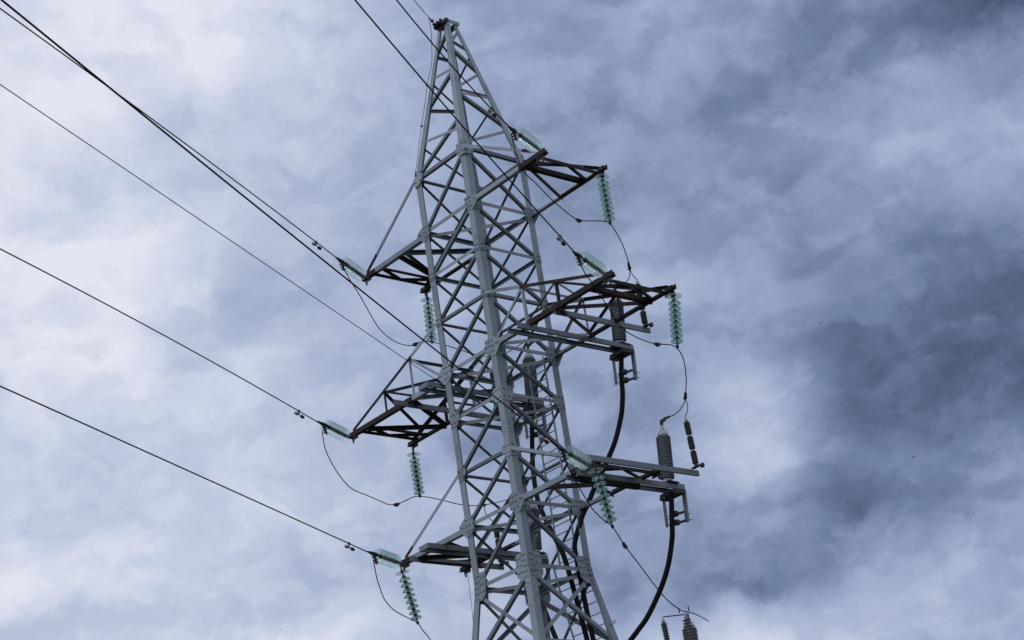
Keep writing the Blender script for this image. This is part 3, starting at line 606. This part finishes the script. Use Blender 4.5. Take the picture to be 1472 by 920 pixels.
def arrester(base, label, sections=3, lean=0.0, ns=8, rs=.064, mat=None, h=1.05):
    r = tag(empty('surge_arrester', base), label, 'arrester', GRP_A); orient(r, lean)
    m = MB(); m.lathe([(.05, 0), (.05, .03), (.035, .035), (.035, .06)], seg=14); m.bx((.0, .0, .01), .22, .09, .02); m.bx((.08, .09, .02), .07, .05, .08); m.build('foot', IRON, r)
    sl = (h-.13)/sections; z = .06
    for k in range(sections):
        prof = [(.034, z), (.034, z+.01)]; st = (sl-.045)/ns
        for i in range(ns): q = z+.012+i*st; prof += [(.036, q), (rs, q+st*.30), (rs+.001, q+st*.48), (.040, q+st*.85)]
        prof += [(.034, z+sl-.035), (.034, z+sl-.03)]
        m = MB(); m.lathe(prof, seg=18); m.build('ribbed_section', mat or SILID, r)
        m = MB(); m.lathe([(.038, z+sl-.03), (.038, z+sl-.002)], seg=14); m.build('joint_ring', ALU, r)
        z += sl
    m = MB(); m.lathe([(.03, z), (.03, z+.035), (.014, z+.04), (.014, z+.09)], seg=12); m.build('top_terminal', ALU, r); M = Matrix.Translation(V3(base)) @ r.rotation_euler.to_matrix().to_4x4(); ATOP.append(M @ V3((0, 0, z+.085))); return r
def cable(key, label, r_=.052):
    m = MB(); m.tube(spline(CABLE[key], 6), r_, 14); return tag(m.build('power_cable', RUBBER), label, 'cable', GRP_C)
termination((1.80, 1.77, 17.10), 'grey ribbed cable bushing half hidden behind the middle right arm')
termination((2.58, 1.60, 13.76), 'grey ribbed cable bushing standing clear on the lower right bracket', .075)
termination((-1.13, 1.82, 17.00), 'grey ribbed cable bushing behind the lattice at the height of the middle arms', .075)
termination((-1.75, 1.80, 13.72), 'grey ribbed cable bushing behind the near leg at the height of the lower arms', .075)
termination((2.50, 1.50, 10.06), 'grey cable bushing whose white caps just show at the lower edge', .03, .70, .20, False)
arrester((2.74, 1.63, 17.13), 'dark ribbed arrester at the bracket end of the middle right arm')
arrester((3.50, 1.50, 13.78), 'dark ribbed arrester in three sections at the right end of the lower right bracket', lean=-.03)
arrester((-2.12, 1.66, 17.0), 'dark ribbed arrester behind the near leg between the upper and middle arms', h=1.2, lean=.02)
arrester((-2.48, 1.44, 13.7), 'small dark arrester behind the lattice on the lower left bracket', h=.95)
arrester((2.23, 1.18, 10.06), 'thin ribbed arrester on the left of the group at the lower edge', 2, -.03, 9, .062)
arrester((2.74, 1.30, 10.06), 'pale grey ribbed post in front of the white caps at the lower edge', 1, -.04, 14, .085, SILI, 1.0)
m = MB(); m.tube([(2.22, 1.17, 11.13), (2.50, 1.47, 11.11)], .012, 6); m.tube([(2.43, 1.42, 11.16), (2.43, 1.42, 11.26)], .012, 6); m.tube([(2.56, 1.55, 11.16), (2.56, 1.55, 11.26)], .012, 6)
tag(m.build('connecting_bar', WIRE), 'short horizontal bar joining the bushing tops at the lower edge', 'bar')
cable('R2', 'thick black cable looping from the middle right bushing behind the lower arm into the tower')
cable('R3', 'thick black cable curving down to the lower edge from the lower right bushing')
cable('L2', 'thick black cable running down inside the lattice from the middle left bushing')
cable('L3', 'thick black cable beside the far leg, from the lower left bushing')

# ------------------------------------------------------------------ jumpers between the strings and the cable ends
JW = {'R1': ('upper right', ('R1a', 'R1b'), 7), 'R2': ('middle right', ('R2a', 'R2b'), 9), 'R3': ('lower right', ('R3a',), 8), 'L1': ('upper left', ('L1a',), 9), 'L2': ('middle left', ('L2a', 'L2b'), 8), 'L3': ('lower left', (), 99)}
JL = {'R1': 'looped black jumper under the upper right hanging string, forking down to the middle arm',
 'R2': 'looped black jumper under the far right hanging string, forking above the grey bushing',
 'R3': 'jumper crossing the lower right string and falling to the bushings at the lower edge',
 'L1': 'looped jumper swinging from the upper left strain string towards the left leg',
 'L2': 'wide looped jumper below the middle left arm, passing behind the left leg',
 'L3': 'jumper curving from the lower left strain string under the slanting string'}
for key, tip in (('R1a', TIP[0]), ('R2a', TIP[1]), ('L1a', TIP[2]), ('L2a', TIP[3]), ('R1b', ATOP[0]), ('R2b', ATOP[1]), ('L2b', ATOP[3])):
    end = V3(JUMPER[key][-1]); n = len(JUMPER[key])-1; JUMPER[key] = [tuple(V3(p)+(tip-end)*(i/n)**1.5) for i, p in enumerate(JUMPER[key])]
for k, (w, forks, ci) in JW.items():
    r = tag(empty('jumper', JUMPER[k][0]), JL[k], 'jumper', 'jumper loops'); o = V3(JUMPER[k][0]); rel = lambda ps: [V3(p)-o for p in ps]
    m = MB(); pts = spline(rel(JUMPER[k]), 5); m.tube(pts, .0105, 8); m.build('wire', WIRE, r)
    for f in forks:
        m = MB(); m.tube(spline(rel(JUMPER[f]), 6), .0095, 8); m.build('branch_wire', WIRE, r)
    if ci < len(JUMPER[k]):
        c = V3(JUMPER[k][ci])-o; d = (V3(JUMPER[k][ci+1])-V3(JUMPER[k][ci-1])).normalized()
        m = MB(); m.tube([c-d*.09, c-d*.06, c+d*.06, c+d*.09], [.014, .034, .034, .014], 8); m.bx(c+V3((0, 0, -.02)), .05, .05, .06); m.build('splice_clamp', IRON, r)
    if len(forks) > 1:
        c = V3(JUMPER[k][-1])-o; d = (V3(JUMPER[k][-1])-V3(JUMPER[k][-2])).normalized()
        m = MB(); m.tube([c-d*.16, c-d*.12, c+d*.02, c+d*.05], [.013, .030, .030, .012], 8); m.tube([c+V3((.05, 0, .0)), c-V3((.05, 0, 0))], .016, 6); m.build('fork_clamp', IRON, r)

# ------------------------------------------------------------------ two birds, far off
def bird(loc, span, head, label):
    r = MB(); d = V3((math.cos(head), math.sin(head), 0)); s = V3((-d.y, d.x, 0)); u = V3((0, 0, 1))
    r.lathe([(.004, -.5), (.05, -.36), (.10, -.1), (.11, .1), (.07, .26), (.075, .34), (.03, .44), (.004, .5)], (0, 0, 0), d, 10)
    for g in (-1, 1):
        a = [d*.16, d*-.14, s*g*.5+u*.16+d*-.16, s*g*.5+u*.16+d*.14, s*g*1.05+u*.05+d*-.16, s*g*1.05+u*.05+d*-.04]
        th = u*.02; vs = [p+th for p in a]+[p-th for p in a]
        r.add(vs, [[0, 1, 2, 3], [3, 2, 4, 5], [6, 9, 8, 7], [9, 11, 10, 8], [0, 3, 9, 6], [3, 5, 11, 9], [5, 4, 10, 11], [4, 2, 8, 10], [2, 1, 7, 8]])
    r.add([d*-.4, d*-.62+s*.1, d*-.62-s*.1, d*-.4+u*.02, d*-.62+s*.1+u*.02, d*-.62-s*.1+u*.02], [[0, 1, 2], [3, 5, 4], [0, 3, 4, 1], [1, 4, 5, 2], [2, 5, 3, 0]])
    o = r.build('bird', BIRDM, None, loc); o.scale = (span/2.1,)*3; tag(o, label, 'bird', 'far off birds')
bird((-101.9, 143.6, 84.8), .62, 2.1, 'tiny dark speck of a bird in mid sky right of the pylon')
bird((-88.6, 136.5, 63.1), .62, .9, 'tiny dark speck of a bird low in the darkest cloud')
